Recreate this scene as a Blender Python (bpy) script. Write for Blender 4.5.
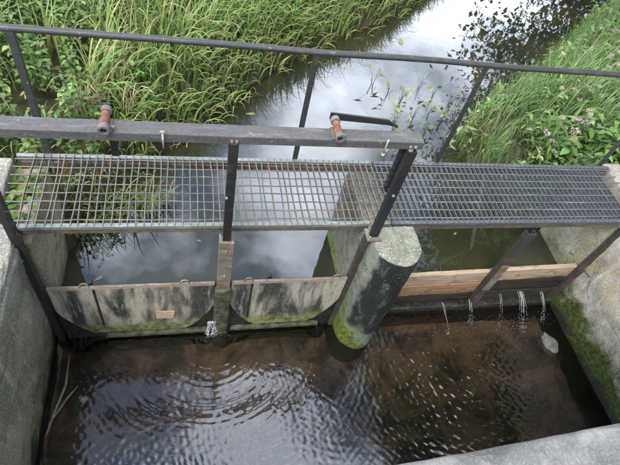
import bpy, bmesh, math, random
import numpy as np
from mathutils import Vector, Matrix
random.seed(7); rng = np.random.default_rng(11)
for o in list(bpy.data.objects): bpy.data.objects.remove(o, do_unlink=True)
scene = bpy.context.scene
COL = scene.collection

# ------------------------------------------------------------------ camera
PITCH, YAW, ROLL = 0.876655, 0.37946, 0.283725
F_PX, W_PX = 484.84, 620.0
fw = Vector((math.sin(YAW)*math.cos(PITCH), math.cos(YAW)*math.cos(PITCH), -math.sin(PITCH)))
rt = Vector((math.cos(YAW), -math.sin(YAW), 0)); up = rt.cross(fw)
c_, s_ = math.cos(ROLL), math.sin(ROLL)
r2, u2 = c_*rt + s_*up, -s_*rt + c_*up
CAM = Vector((0.0, -2.2533, 2.8139))
cd = bpy.data.cameras.new('camera'); cam = bpy.data.objects.new('camera', cd); COL.objects.link(cam)
cam.matrix_world = Matrix(((r2.x, u2.x, -fw.x, CAM.x), (r2.y, u2.y, -fw.y, CAM.y), (r2.z, u2.z, -fw.z, CAM.z), (0, 0, 0, 1)))
cd.sensor_width = 36.0; cd.lens = 36.0*F_PX/W_PX; cd.clip_start = 0.05; cd.clip_end = 2000
scene.camera = cam

# ------------------------------------------------------------------ world, sun, exposure
SUN_EL, SUN_AZ = math.radians(57), math.radians(-140)      # azimuth from +y towards +x
world = bpy.data.worlds.new('World'); scene.world = world; world.use_nodes = True
wt = world.node_tree; wt.nodes.clear()
def wn(t): return wt.nodes.new(t)
wo = wn('ShaderNodeOutputWorld'); wb = wn('ShaderNodeBackground'); wb.inputs[1].default_value = 0.15
sky = wn('ShaderNodeTexSky'); sky.sky_type = 'NISHITA'; sky.sun_disc = False
sky.sun_elevation = SUN_EL; sky.sun_rotation = SUN_AZ; sky.air_density = 1.2; sky.dust_density = 0.6
tc = wn('ShaderNodeTexCoord'); mp = wn('ShaderNodeMapping'); mp.inputs['Scale'].default_value = (1, 1, 1.5)
mp.inputs['Location'].default_value = (-7.9473, 1.8327, 4.6256)
nz = wn('ShaderNodeTexNoise'); nz.inputs['Scale'].default_value = 2.5; nz.inputs['Detail'].default_value = 7; nz.inputs['Roughness'].default_value = .55
cr = wn('ShaderNodeValToRGB'); cr.color_ramp.elements[0].position = .44; cr.color_ramp.elements[1].position = .66
cr.color_ramp.elements[0].color = (0.04, 0.04, 0.04, 1)
mx = wn('ShaderNodeMix'); mx.data_type = 'RGBA'; mx.inputs[7].default_value = (25, 26.5, 30, 1)
wt.links.new(tc.outputs['Generated'], mp.inputs[0]); wt.links.new(mp.outputs[0], nz.inputs['Vector'])
wt.links.new(nz.outputs[0], cr.inputs[0]); wt.links.new(cr.outputs[0], mx.inputs[0])
wt.links.new(sky.outputs[0], mx.inputs[6]); wt.links.new(mx.outputs[2], wb.inputs[0]); wt.links.new(wb.outputs[0], wo.inputs[0])
sl = bpy.data.lights.new('sun', 'SUN'); sl.energy = 2.3; sl.angle = math.radians(20); sl.color = (1, .95, .86)
so = bpy.data.objects.new('sun', sl); COL.objects.link(so); so.location = (-8, -8, 14)
sd = Vector((math.sin(SUN_AZ)*math.cos(SUN_EL), math.cos(SUN_AZ)*math.cos(SUN_EL), math.sin(SUN_EL)))
so.rotation_euler = (-sd).to_track_quat('-Z', 'Y').to_euler()
vs = scene.view_settings; vs.view_transform = 'Standard'; vs.look = 'None'; vs.exposure = 1.1; vs.gamma = 1; vs.use_curve_mapping = False

# ------------------------------------------------------------------ levels
ZU, ZD = -1.0, -1.44            # water above and below the gates
XL, XR = -1.12, 3.95           # faces of the two side walls
PX0, PX1, PNY = 1.355, 1.745, -0.21

# ------------------------------------------------------------------ helpers
def tag(o, label=None, cat=None, group=None, kind=None):
    if label: o['label'] = label
    if cat: o['category'] = cat
    if group: o['group'] = group
    if kind: o['kind'] = kind
    return o
def link(o, parent=None):
    COL.objects.link(o)
    if parent is not None: o.parent = parent
    return o
def empty(name, loc=(0, 0, 0), rz=0):
    o = bpy.data.objects.new(name, None); o.location = loc; o.rotation_euler = (0, 0, rz); o.empty_display_size = .1
    return link(o)
def mesh_obj(name, V, Fc, mat, parent=None, smooth=False, col=None):
    me = bpy.data.meshes.new(name)
    if isinstance(V, np.ndarray): V = V.tolist()
    if isinstance(Fc, np.ndarray): Fc = Fc.tolist()
    me.from_pydata(V, [], Fc)
    if col is not None:
        a = me.attributes.new('Col', 'FLOAT_COLOR', 'POINT'); a.data.foreach_set('color', np.asarray(col, dtype=np.float32).ravel())
    if smooth: me.shade_smooth()
    me.materials.append(mat); me.update()
    return link(bpy.data.objects.new(name, me), parent)
class MB:
    """collects shapes into one mesh"""
    def __init__(s): s.V = []; s.F = []
    def add(s, V, F):
        k = len(s.V); s.V += [tuple(v) for v in V]; s.F += [tuple(i+k for i in f) for f in F]; return s
    def box(s, x0, x1, y0, y1, z0, z1, b=0.0):
        if b <= 0:
            V = [(x, y, z) for z in (z0, z1) for y in (y0, y1) for x in (x0, x1)]
            F = [(0, 2, 3, 1), (4, 5, 7, 6), (0, 1, 5, 4), (2, 6, 7, 3), (0, 4, 6, 2), (1, 3, 7, 5)]
            return s.add(V, F)
        bm = bmesh.new(); bmesh.ops.create_cube(bm, size=1)
        for v in bm.verts: v.co = Vector(((x0+x1)/2+v.co.x*(x1-x0), (y0+y1)/2+v.co.y*(y1-y0), (z0+z1)/2+v.co.z*(z1-z0)))
        bmesh.ops.bevel(bm, geom=bm.edges[:], offset=b, segments=2, affect='EDGES', profile=.5)
        bm.verts.index_update(); s.add([v.co[:] for v in bm.verts], [[v.index for v in f.verts] for f in bm.faces]); bm.free(); return s
    def tube(s, P, R, n=8, cap=True):
        P = [Vector(p) for p in P]
        if not hasattr(R, '__len__'): R = [R]*len(P)
        k = len(s.V); pu = None
        for i, p in enumerate(P):
            t = (P[min(i+1, len(P)-1)]-P[max(i-1, 0)]).normalized()
            if pu is None: pu = Vector((0, 0, 1)) if abs(t.z) < .9 else Vector((1, 0, 0))
            a = (pu - t*pu.dot(t)).normalized(); b = t.cross(a); pu = a
            for j in range(n):
                q = 2*math.pi*j/n; s.V.append(tuple(p+(a*math.cos(q)+b*math.sin(q))*R[i]))
        for i in range(len(P)-1):
            for j in range(n):
                s.F.append((k+i*n+j, k+i*n+(j+1) % n, k+(i+1)*n+(j+1) % n, k+(i+1)*n+j))
        if cap:
            s.F.append(tuple(k+j for j in range(n))[::-1]); s.F.append(tuple(k+(len(P)-1)*n+j for j in range(n)))
        return s
    def build(s, name, mat, parent=None, smooth=False): return mesh_obj(name, s.V, s.F, mat, parent, smooth)
def hash3(i, j, k, seed):
    n = (i*374761393 + j*668265263 + k*1274126177 + seed*974634541) & 0xffffffff
    n = ((n ^ (n >> 13))*1274126177) & 0xffffffff
    n = n ^ (n >> 16)
    return (n & 0xffff)/32767.5 - 1
def vnoise(P, seed=0):
    P = np.asarray(P, dtype=float); I = np.floor(P).astype(np.int64); f = P-I; f = f*f*(3-2*f); r = 0
    for a in (0, 1):
        for b in (0, 1):
            for c in (0, 1):
                w = (f[..., 0] if a else 1-f[..., 0])*(f[..., 1] if b else 1-f[..., 1])*(f[..., 2] if c else 1-f[..., 2])
                r = r + w*hash3(I[..., 0]+a, I[..., 1]+b, I[..., 2]+c, seed)
    return r
def fbm(P, sc, oct=4, seed=0):
    P = np.asarray(P, dtype=float)*sc; r = 0; a = 1
    for o in range(oct): r = r + a*vnoise(P*(2**o)+o*17.3, seed+o); a *= .5
    return r
def axis_pts(a, b, r, step):
    m = max(1, int(round((b-a-2*r)/step)))
    return np.concatenate([[a, a+.3*r, a+.65*r], np.linspace(a+r, b-r, m+1), [b-.65*r, b-.3*r, b]])
def rough_block(name, x0, x1, y0, y1, z0, z1, mat, parent=None, r=.02, step=.05, amp=.006, chip=.02, seed=1, warp=None):
    """weathered concrete block: rounded, chipped edges, uneven faces"""
    xs, ys, zs = axis_pts(x0, x1, r, step), axis_pts(y0, y1, r, step), axis_pts(z0, z1, r, step)
    Vs, Fs, base = [], [], 0
    def face(A, B, mk, flip):
        nonlocal base
        a, b = np.meshgrid(A, B, indexing='ij'); P = mk(a.ravel(), b.ravel()); na, nb = len(A), len(B)
        idx = np.arange(na*nb).reshape(na, nb)+base
        q = np.stack([idx[:-1, :-1], idx[1:, :-1], idx[1:, 1:], idx[:-1, 1:]], -1).reshape(-1, 4)
        if flip: q = q[:, ::-1]
        Vs.append(P); Fs.append(q); base += na*nb
    o = lambda u, c: np.full_like(u, c)
    face(xs, ys, lambda a, b: np.stack([a, b, o(a, z1)], 1), False); face(xs, ys, lambda a, b: np.stack([a, b, o(a, z0)], 1), True)
    face(xs, zs, lambda a, b: np.stack([a, o(a, y0), b], 1), False); face(xs, zs, lambda a, b: np.stack([a, o(a, y1), b], 1), True)
    face(ys, zs, lambda a, b: np.stack([o(a, x1), a, b], 1), False); face(ys, zs, lambda a, b: np.stack([o(a, x0), a, b], 1), True)
    P = np.concatenate(Vs); Fq = np.concatenate(Fs)
    lo = np.array([x0, y0, z0])+r; hi = np.array([x1, y1, z1])-r
    inn = np.clip(P, lo, hi); d = P-inn; L = np.linalg.norm(d, axis=1, keepdims=True); N = d/np.maximum(L, 1e-9)
    edge = (np.sum(np.abs(d) > 1e-6, axis=1) > 1)
    P = inn+N*r
    n1 = fbm(P, 3.0, 5, seed); n2 = fbm(P, 14.0, 3, seed+9)
    disp = amp*n1 + amp*.4*n2 - chip*np.clip(fbm(P, 9, 3, seed+4)-.25, 0, 1)*edge
    P = P+N*disp[:, None]
    if warp is not None: P = warp(P)
    ob = mesh_obj(name, P, Fq, mat, parent, True)
    bm = bmesh.new(); bm.from_mesh(ob.data); bmesh.ops.remove_doubles(bm, verts=bm.verts, dist=1e-5); bm.to_mesh(ob.data); bm.free(); ob.data.shade_smooth()
    return ob

# ------------------------------------------------------------------ materials
class NT:
    def __init__(s, name):
        s.m = bpy.data.materials.new(name); s.m.use_nodes = True; s.t = s.m.node_tree; s.t.nodes.clear()
        s.out = s.t.nodes.new('ShaderNodeOutputMaterial'); s.pos = s.n('ShaderNodeNewGeometry').outputs['Position']
    def n(s, t): return s.t.nodes.new(t)
    def set(s, sock, v):
        if isinstance(v, bpy.types.NodeSocket): s.t.links.new(v, sock)
        elif isinstance(v, tuple) and len(v) == 3 and sock.type == 'RGBA': sock.default_value = (*v, 1)
        else: sock.default_value = v
    def noise(s, scale, detail=4, rough=.55, vec=None, stretch=None, dist=0):
        v = vec or s.pos
        if stretch:
            m = s.n('ShaderNodeMapping'); s.set(m.inputs[0], v); m.inputs['Scale'].default_value = stretch; v = m.outputs[0]
        k = s.n('ShaderNodeTexNoise'); s.set(k.inputs['Vector'], v); k.inputs['Scale'].default_value = scale
        k.inputs['Detail'].default_value = detail; k.inputs['Roughness'].default_value = rough; k.inputs['Distortion'].default_value = dist
        return k.outputs[0]
    def step(s, f, a, b):
        k = s.n('ShaderNodeMapRange'); k.interpolation_type = 'SMOOTHSTEP'
        s.set(k.inputs[0], f); s.set(k.inputs[1], a); s.set(k.inputs[2], b); return k.outputs[0]
    def math(s, op, a, b=0.0):
        k = s.n('ShaderNodeMath'); k.operation = op; s.set(k.inputs[0], a); s.set(k.inputs[1], b); return k.outputs[0]
    def mix(s, f, a, b):
        k = s.n('ShaderNodeMix'); k.data_type = 'RGBA'; s.set(k.inputs[0], f); s.set(k.inputs[6], a); s.set(k.inputs[7], b); return k.outputs[2]
    def xyz(s, v=None):
        k = s.n('ShaderNodeSeparateXYZ'); s.set(k.inputs[0], v or s.pos); return k.outputs
    def bump(s, h, st=.3, dist=.01):
        k = s.n('ShaderNodeBump'); k.inputs['Strength'].default_value = st; k.inputs['Distance'].default_value = dist; s.set(k.inputs['Height'], h); return k.outputs[0]
    def bsdf(s, col, rough=.8, metal=0.0, normal=None, spec=.4, **kw):
        p = s.n('ShaderNodeBsdfPrincipled'); s.set(p.inputs['Base Color'], col); s.set(p.inputs['Roughness'], rough)
        s.set(p.inputs['Metallic'], metal); p.inputs['Specular IOR Level'].default_value = spec
        if normal: s.set(p.inputs['Normal'], normal)
        for k, v in kw.items(): s.set(p.inputs[k], v)
        return p.outputs[0]
    def done(s, sh): s.t.links.new(sh, s.out.inputs[0]); return s.m

def concrete(name, light, dark, moss_top, moss_amt=1.0, lime=.3, tan=0.0, wet=True, mosscol=(.09, .13, .02), fs=70, sp=1.0):
    t = NT(name); x, y, z = t.xyz()
    big = t.noise(1.6, 5, .6); mid = t.noise(7, 6, .65); fine = t.noise(fs, 4, .7); grit = t.noise(fs*3.7, 2, .6)
    streak = t.noise(2.3, 6, .68, stretch=(2.2, 2.2, .45), dist=.8)
    c = t.mix(t.step(big, .35, .65), dark, light)
    c = t.mix(t.math('MULTIPLY', t.step(mid, .45, .68), .55), c, tuple(v*.45 for v in dark))
    c = t.mix(t.math('MULTIPLY', t.step(streak, .5, .66), lime), c, (.5, .48, .42))
    if tan: c = t.mix(t.math('MULTIPLY', t.step(t.noise(2.3, 4, .6, dist=.6), .48, .6), tan), c, (.30, .22, .11))
    c = t.mix(t.math('MULTIPLY', t.step(fine, .52, .62), .35*sp), c, (.50, .49, .44))
    c = t.mix(t.math('MULTIPLY', t.step(fine, .48, .36), .45*sp), c, (.06, .06, .05))
    c = t.mix(t.math('MULTIPLY', t.step(grit, .6, .72), .4*sp), c, (.55, .54, .5))
    zz = t.math('ADD', z, t.math('MULTIPLY', t.math('SUBTRACT', t.noise(3.0, 5, .65), .5), -.9))
    mk = t.math('MULTIPLY', t.step(zz, moss_top+.12, moss_top-.12), moss_amt)
    mc = t.mix(t.step(t.noise(26, 4, .7), .38, .66), tuple(v*.3 for v in mosscol), mosscol)
    c = t.mix(mk, c, mc)
    if wet:
        c = t.mix(t.step(zz, ZD+.16, ZD+.03), c, (.012, .013, .008))
    vo = t.n('ShaderNodeTexVoronoi'); vo.feature = 'DISTANCE_TO_EDGE'; vo.inputs['Scale'].default_value = 1.3
    wv = t.n('ShaderNodeVectorMath'); wv.operation = 'ADD'; nc = t.n('ShaderNodeTexNoise'); nc.inputs['Scale'].default_value = 3.0; nc.inputs['Detail'].default_value = 6
    t.set(nc.inputs['Vector'], t.pos); sv = t.n('ShaderNodeVectorMath'); sv.operation = 'SCALE'; sv.inputs['Scale'].default_value = .55; t.set(sv.inputs[0], nc.outputs['Color'])
    t.set(wv.inputs[0], t.pos); t.set(wv.inputs[1], sv.outputs[0]); t.set(vo.inputs['Vector'], wv.outputs[0])
    crk = t.math('MULTIPLY', t.step(vo.outputs['Distance'], .012, .002), t.step(t.noise(1.1, 2), .48, .58)); c = t.mix(t.math('MULTIPLY', crk, .8), c, (.02, .02, .016))
    sl_ = t.math('ABSOLUTE', t.math('SUBTRACT', t.math('FRACT', t.math('ADD', t.math('MULTIPLY', z, 4.2), t.math('MULTIPLY', big, .12))), .5)); form = t.math('MULTIPLY', t.step(sl_, .035, .0), t.step(t.noise(2.0, 3), .40, .6))
    c = t.mix(t.math('MULTIPLY', form, .35), c, (.05, .05, .04))
    h = t.math('ADD', t.math('MULTIPLY', t.math('ADD', crk, t.math('MULTIPLY', form, .5)), -1.5), t.math('MULTIPLY', fine, .7)); h = t.math('ADD', h, t.math('ADD', t.math('MULTIPLY', grit, .25), t.math('MULTIPLY', mid, 1.2)))
    return t.done(t.bsdf(c, .85, 0, t.bump(h, .55, .012), .3))
M = {}
M['wall_left'] = concrete('concrete_grey_green', (.215, .205, .16), (.10, .103, .07), -1.2, .7, .3, .12, True, (.13, .15, .04))
M['wall_right'] = concrete('concrete_tan_patched', (.30, .28, .225), (.15, .145, .11), -1.08, 1.0, .6, .5, True, (.05, .075, .010))
M['wall_up'] = concrete('concrete_upstream_olive', (.26, .25, .16), (.14, .14, .08), -.85, .6, .35, .35, False, (.06, .07, .02))
M['bridge'] = concrete('concrete_lichen_coping', (.13, .127, .12), (.09, .088, .082), -9, 0, .12, 0, False, (.1, .1, .1), 110, .35)
M['top'] = concrete('concrete_pale_top', (.20, .187, .16), (.13, .122, .10), -9, 0, .2, .15, False)
# pier: pale concrete with a black tar coat on the flank and green algae low down
t = NT('concrete_pier_tarred'); x, y, z = t.xyz()
nrm = t.n('ShaderNodeNewGeometry').outputs['Normal']; nx, ny, nzz = t.xyz(nrm)
mid = t.noise(9, 6, .65); fine = t.noise(80, 4, .7); big = t.noise(2.5, 4)
c = t.mix(t.step(mid, .35, .65), (.085, .088, .062), (.17, .168, .13))
c = t.mix(t.math('MULTIPLY', t.step(fine, .54, .66), .6), c, (.42, .41, .35))
c = t.mix(t.math('MULTIPLY', t.step(fine, .47, .38), .6), c, (.07, .075, .05))
mo = t.math('ADD', z, t.math('ADD', t.math('MULTIPLY', t.math('SUBTRACT', t.noise(5, 5, .65), .5), -.8), t.math('MULTIPLY', t.math('SUBTRACT', x, 1.4), .6)))
c = t.mix(t.step(mo, -.75, -1.05), c, t.mix(t.step(t.noise(30, 4, .7), .36, .64), (.035, .05, .008), (.115, .155, .016)))
tar_x = t.math('ADD', x, t.math('ADD', t.math('MULTIPLY', t.math('SUBTRACT', mid, .5), .06), t.math('MULTIPLY', t.math('ADD', z, .6), -.012)))
side = t.step(nzz, .6, .35)
tarz = t.math('ADD', z, t.math('ADD', t.math('MULTIPLY', t.math('SUBTRACT', t.noise(4, 5, .6), .5), -.5), t.math('MULTIPLY', t.math('SUBTRACT', x, 1.4), .5)))
tar = t.math('MULTIPLY', t.math('MULTIPLY', t.step(tar_x, 1.358, 1.392), side), t.step(tarz, -1.16, -1.02))
halo = t.math('MULTIPLY', t.math('MULTIPLY', t.step(tar_x, 1.350, 1.375), side), t.step(tarz, -1.24, -1.16))
c = t.mix(t.math('MULTIPLY', halo, .5), c, (.18, .205, .19))
tc_ = t.mix(t.math('MULTIPLY', t.step(t.noise(46, 2, .5), .66, .70), t.step(t.noise(6, 3), .50, .60)), (.012, .014, .013), (.03, .22, .06))
tc_ = t.mix(t.step(t.noise(12, 6, .75, stretch=(1, 1, .4)), .5, .72), tc_, (.10, .10, .08))
c = t.mix(tar, c, tc_)
c = t.mix(t.step(t.math('ADD', z, t.math('MULTIPLY', mid, .06)), ZD+.08, ZD+.03), c, (.012, .014, .008))
rg = t.math('SUBTRACT', .85, t.math('MULTIPLY', tar, .35))
M['pier'] = t.done(t.bsdf(c, rg, 0, t.bump(t.math('ADD', fine, t.math('MULTIPLY', mid, 1.3)), .5, .012), .35))

def steel(name, base, rust=.2, rustcol=(.16, .06, .025), rough=.55, spot=(.3, .3, .28)):
    t = NT(name); a = t.noise(9, 5, .65); b = t.noise(60, 4, .7); d = t.noise(30, 3, .6)
    c = t.mix(t.step(b, .3, .7), tuple(v*.7 for v in base), tuple(v*1.2 for v in base))
    c = t.mix(t.math('MULTIPLY', t.step(a, .62-.35*rust, .72-.25*rust), min(1, rust*2.5)), c, rustcol)
    c = t.mix(t.math('MULTIPLY', t.step(d, .66, .74), .3), c, spot)
    sc_ = t.noise(14, 5, .7, stretch=(.35, 2, 2)); c = t.mix(t.math('MULTIPLY', t.step(sc_, .54, .66), .45), c, tuple(min(1, v*2.2+.01) for v in base)); c = t.mix(t.math('MULTIPLY', t.step(sc_, .46, .36), .5), c, tuple(v*.45 for v in base))
    return t.done(t.bsdf(c, rough, .15, t.bump(b, .25, .004), .5))
M['rail'] = steel('steel_dark_rail', (.024, .025, .023), .12)
M['beam'] = steel('steel_grey_beam', (.056, .053, .049), .2, (.055, .04, .03), rough=.62)
M['black'] = steel('steel_black', (.012, .012, .012), .12, spot=(.12, .12, .11))
M['galv'] = steel('steel_galvanised_bar', (.10, .097, .082), .28, (.17, .11, .06))
M['galv_edge'] = steel('steel_pale_edge', (.125, .138, .122), .15, (.10, .15, .10))
M['rod'] = steel('steel_rusty_rod', (.07, .065, .055), .4, (.14, .065, .04))
M['dgalv'] = steel('steel_dark_grating', (.062, .067, .071), .15, (.10, .08, .06))
M['drod'] = steel('steel_dark_rod', (.11, .115, .11), .25)
M['sup'] = steel('steel_support_brown', (.075, .068, .055), .4, (.12, .08, .05))
M['rust'] = steel('steel_orange_rust', (.20, .075, .045), .5, (.10, .04, .022), .85, (.3, .17, .12))
M['collar'] = steel('iron_grey_collar', (.09, .085, .075), .25, rough=.6)
M['guide'] = steel('steel_weathered_guide', (.13, .125, .105), .45, (.13, .07, .04), .8, (.3, .29, .25))
M['post'] = steel('steel_dark_rusty_post', (.03, .03, .026), .4, (.075, .04, .026), .7, (.2, .2, .17))
M['bolt'] = steel('steel_bolt', (.22, .21, .18), .3)

t = NT('gate_panel_streaked'); x, y, z = t.xyz()
s1 = t.noise(2.2, 4, .5, stretch=(2.2, 2.2, .5), dist=.35); s2 = t.noise(9, 5, .65, stretch=(2.2, 2.2, .28)); fine = t.noise(70, 3, .7); s3 = t.noise(30, 4, .7, stretch=(1, 1, .5))
c = t.mix(t.step(s1, .42, .58), (.02, .021, .02), (.265, .245, .19))
c = t.mix(t.math('MULTIPLY', t.step(s2, .48, .66), .7), c, (.045, .045, .038))
c = t.mix(t.math('MULTIPLY', t.step(s2, .44, .34), .4), c, (.36, .34, .28))
c = t.mix(t.math('MULTIPLY', t.step(s3, .52, .62), .4), c, (.05, .047, .038))
zz = t.math('ADD', z, t.math('MULTIPLY', t.math('SUBTRACT', t.noise(4, 5, .6), .5), -.35))
c = t.mix(t.step(zz, -1.10, -1.24), c, t.mix(t.step(t.noise(18, 4, .7), .35, .65), (.045, .055, .015), (.17, .18, .07)))
c = t.mix(t.math('MULTIPLY', t.step(z, -.625, -.605), .8), c, (.22, .15, .11))
c = t.mix(t.math('MULTIPLY', t.step(fine, .55, .65), .3), c, (.3, .28, .22))
M['gate'] = t.done(t.bsdf(c, .75, 0, t.bump(t.math('ADD', s2, fine), .35, .008), .3))
t = NT('black_wet_and_shade'); b = t.noise(30, 4, .7)
M['wet'] = t.done(t.bsdf(t.mix(t.step(b, .4, .7), (.006, .006, .005), (.028, .026, .02)), .45, 0, t.bump(b, .4, .01), .4))  # wet black; on the gate back boards it also paints shade
t = NT('gate_lip'); b = t.noise(14, 4, .7)
M['lip'] = t.done(t.bsdf(t.mix(t.step(b, .35, .65), (.02, .022, .013), (.075, .075, .048)), .7, 0, t.bump(b, .4, .01), .3))
t = NT('patch_tan'); b = t.noise(40, 4, .7)
M['patch'] = t.done(t.bsdf(t.mix(t.step(b, .3, .7), (.26, .18, .12), (.40, .29, .20)), .9, 0, t.bump(b, .4, .006), .2))
def wood(name, lo, hi, low=0.0):
    t = NT(name); g = t.noise(5, 6, .7, stretch=(.6, 8, 9)); f = t.noise(12, 4, .6); x, y, z = t.xyz()
    c = t.mix(t.step(g, .35, .65), lo, hi); c = t.mix(t.math('MULTIPLY', t.step(f, .52, .68), .55), c, tuple(v*.3 for v in lo))
    return t.done(t.bsdf(c, .75, 0, t.bump(g, .35, .006), .3))
M['wood'] = wood('timber_tan', (.20, .145, .10), (.33, .255, .18))
M['wood_wet'] = wood('timber_wet_orange', (.13, .075, .04), (.24, .145, .082))
M['wood_dark'] = wood('timber_soaked', (.010, .008, .006), (.035, .024, .016))
# ground and bed
t = NT('soil_bank'); b = t.noise(5, 6, .7); f = t.noise(40, 4, .7); x, y, z = t.xyz()
c = t.mix(t.step(b, .35, .65), (.025, .022, .012), (.055, .048, .024)); c = t.mix(t.step(f, .55, .7), c, (.05, .065, .02))
c = t.mix(t.step(y, .3, -.1), c, t.mix(t.step(t.noise(2.6, 6, .65, dist=.5), .42, .62), (.032, .028, .022), (.145, .11, .076)))
M['ground'] = t.done(t.bsdf(c, .95, 0, t.bump(t.math('ADD', b, f), .6, .03), .2))
t = NT('dirt_ledge'); b = t.noise(11, 5, .7); f = t.noise(60, 4, .7)
c = t.mix(t.step(b, .35, .65), (.10, .08, .055), (.21, .17, .125)); c = t.mix(t.step(f, .55, .68), c, (.07, .09, .03))
M['ledge'] = t.done(t.bsdf(c, .95, 0, t.bump(t.math('ADD', b, f), .6, .02), .2))
# water
t = NT('pond_water'); fr = t.n('ShaderNodeFresnel'); fr.inputs[0].default_value = 1.75
w1 = t.noise(1.6, 3, .5, stretch=(1, 1, 0)); bp = t.bump(w1, .05, .05); t.set(fr.inputs[1], bp)
df = t.n('ShaderNodeBsdfDiffuse'); t.set(df.inputs[0], t.mix(t.step(t.noise(1.2, 4), .35, .65), (.012, .013, .008), (.024, .023, .011)))
gl = t.n('ShaderNodeBsdfGlossy'); gl.inputs['Roughness'].default_value = .015; t.set(gl.inputs['Normal'], bp); gl.inputs[0].default_value = (.95, .97, 1, 1)
ms = t.n('ShaderNodeMixShader'); t.set(ms.inputs[0], fr.outputs[0]); t.set(ms.inputs[1], df.outputs[0]); t.set(ms.inputs[2], gl.outputs[0])
M['pond'] = t.done(ms.outputs[0])
t = NT('stream_water'); fr = t.n('ShaderNodeFresnel'); fr.inputs[0].default_value = 1.62
tr = t.n('ShaderNodeBsdfTransparent'); tr.inputs[0].default_value = (.62, .57, .49, 1)
gl = t.n('ShaderNodeBsdfGlossy'); gl.inputs['Roughness'].default_value = .075; gl.inputs[0].default_value = (.97, .98, 1, 1)
ms = t.n('ShaderNodeMixShader'); t.set(ms.inputs[0], fr.outputs[0]); t.set(ms.inputs[1], tr.outputs[0]); t.set(ms.inputs[2], gl.outputs[0])
M['stream'] = t.done(ms.outputs[0])
t = NT('white_water'); M['foam'] = t.done(t.bsdf((.6, .64, .68), .12, 0, None, .5, Alpha=.24))
# plants: colour per leaf from the 'Col' attribute
def leafmat(name, tr=.45, rough=.5):
    t = NT(name); a = t.n('ShaderNodeAttribute'); a.attribute_name = 'Col'
    c = t.mix(t.step(t.noise(35, 3, .6), .3, .75), a.outputs[0], t.mix(.75, (0, 0, 0), a.outputs[0]))
    p = t.bsdf(c, rough, 0, None, .35); d = t.n('ShaderNodeBsdfTranslucent'); t.set(d.inputs[0], c)
    m = t.n('ShaderNodeMixShader'); m.inputs[0].default_value = tr; t.set(m.inputs[1], p); t.set(m.inputs[2], d.outputs[0])
    return t.done(m.outputs[0])
M['leaf'] = leafmat('leaf_blades'); M['petal'] = leafmat('pale_pink_florets', .25, .8)
t = NT('dark_stem'); M['stem'] = t.done(t.bsdf((.035, .03, .018), .7, 0, None, .3))
t = NT('green_stem'); M['gstem'] = t.done(t.bsdf((.07, .09, .03), .6, 0, None, .3))
t = NT('bark'); b = t.noise(9, 5, .7, stretch=(3, 3, .6)); M['bark'] = t.done(t.bsdf(t.mix(b, (.03, .025, .018), (.11, .09, .07)), .9, 0, t.bump(b, .7, .03), .2))
t = NT('rock_pale'); b = t.noise(14, 5, .7); M['rock'] = t.done(t.bsdf(t.mix(t.step(b, .3, .7), (.055, .052, .042), (.15, .145, .125)), .75, 0, t.bump(b, .5, .012), .4))
t = NT('moss_clump'); b = t.noise(40, 4, .7); M['moss'] = t.done(t.bsdf(t.mix(t.step(b, .35, .65), (.012, .015, .006), (.05, .06, .02)), .95, 0, t.bump(b, .8, .02), .1))

# ------------------------------------------------------------------ terrain
LY = [(-60, -1.22), (-5, -1.22), (.35, -1.22), (.75, -.95), (1.2, -.72), (1.7, -.42), (2.2, 0.0), (2.9, .55), (3.9, 1.55), (5.4, 3.45), (6.4, 4.3), (9, 6.9), (13, 12), (30, 27)]
RY = [(-60, 4.05), (-5, 4.05), (.85, 4.05), (1.15, 3.65), (1.6, 3.38), (2.2, 3.42), (2.7, 3.82), (3.3, 4.85), (5, 6.7), (6.8, 8.95), (9, 11.4), (13, 15), (30, 31)]
def xl(y): return np.interp(y, [a for a, b in LY], [b for a, b in LY])
def xr(y): return np.interp(y, [a for a, b in RY], [b for a, b in RY])
sy = np.concatenate([np.linspace(-8, 10, 240), np.linspace(10.3, 30, 40)])
def shore_d(X, Y):
    """signed distance into the land, and which bank"""
    XX, YY = np.asarray(X, float).ravel(), np.asarray(Y, float).ravel()
    out = np.empty(len(XX)); side = np.empty(len(XX), int)
    PL = np.stack([xl(sy), sy], 1); PR = np.stack([xr(sy), sy], 1)
    for k in range(0, len(XX), 4000):
        q = np.stack([XX[k:k+4000], YY[k:k+4000]], 1)
        dl = np.sqrt(((q[:, None]-PL[None])**2).sum(-1).min(1)); dr = np.sqrt(((q[:, None]-PR[None])**2).sum(-1).min(1))
        dl = np.where(q[:, 0] < xl(q[:, 1]), dl, -dl); dr = np.where(q[:, 0] > xr(q[:, 1]), dr, -dr)
        out[k:k+4000] = np.maximum(dl, dr); side[k:k+4000] = np.where(dl > dr, -1, 1)
    return out.reshape(np.shape(X)), side.reshape(np.shape(X))
def terrain_z(X, Y):
    d, s = shore_d(X, Y)
    P = np.stack([X, Y, np.zeros_like(X)], -1)
    land = ZU-.02+.30*(1-np.exp(-np.maximum(d, 0)/.12))+.50*(1-np.exp(-np.maximum(d, 0)/1.3))+.04*fbm(P, 2.2, 3, 3)
    bed = ZU-.02-np.minimum(.7, np.maximum(-d, 0)*1.4)+.03*fbm(P, 3, 3, 5)
    z = np.where(d > 0, land, bed)
    dn = np.where(d > 0, -.25, -1.74+.05*fbm(P, 2.4, 4, 8))
    k = np.clip((Y-.35)/.4, 0, 1); k = np.where(d > 0, k, np.clip((Y-.1)/.2, 0, 1))
    return dn*(1-k)+z*k
gx = np.concatenate([[-150, -70, -35, -18, -10, -7], np.arange(-5, 11.01, .085), [12, 14, 18, 26, 45, 80, 150]])
gy = np.concatenate([[-150, -70, -30, -14, -8, -5], np.arange(-3.5, 9.01, .085), [10, 12, 15, 20, 30, 50, 90, 150]])
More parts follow.
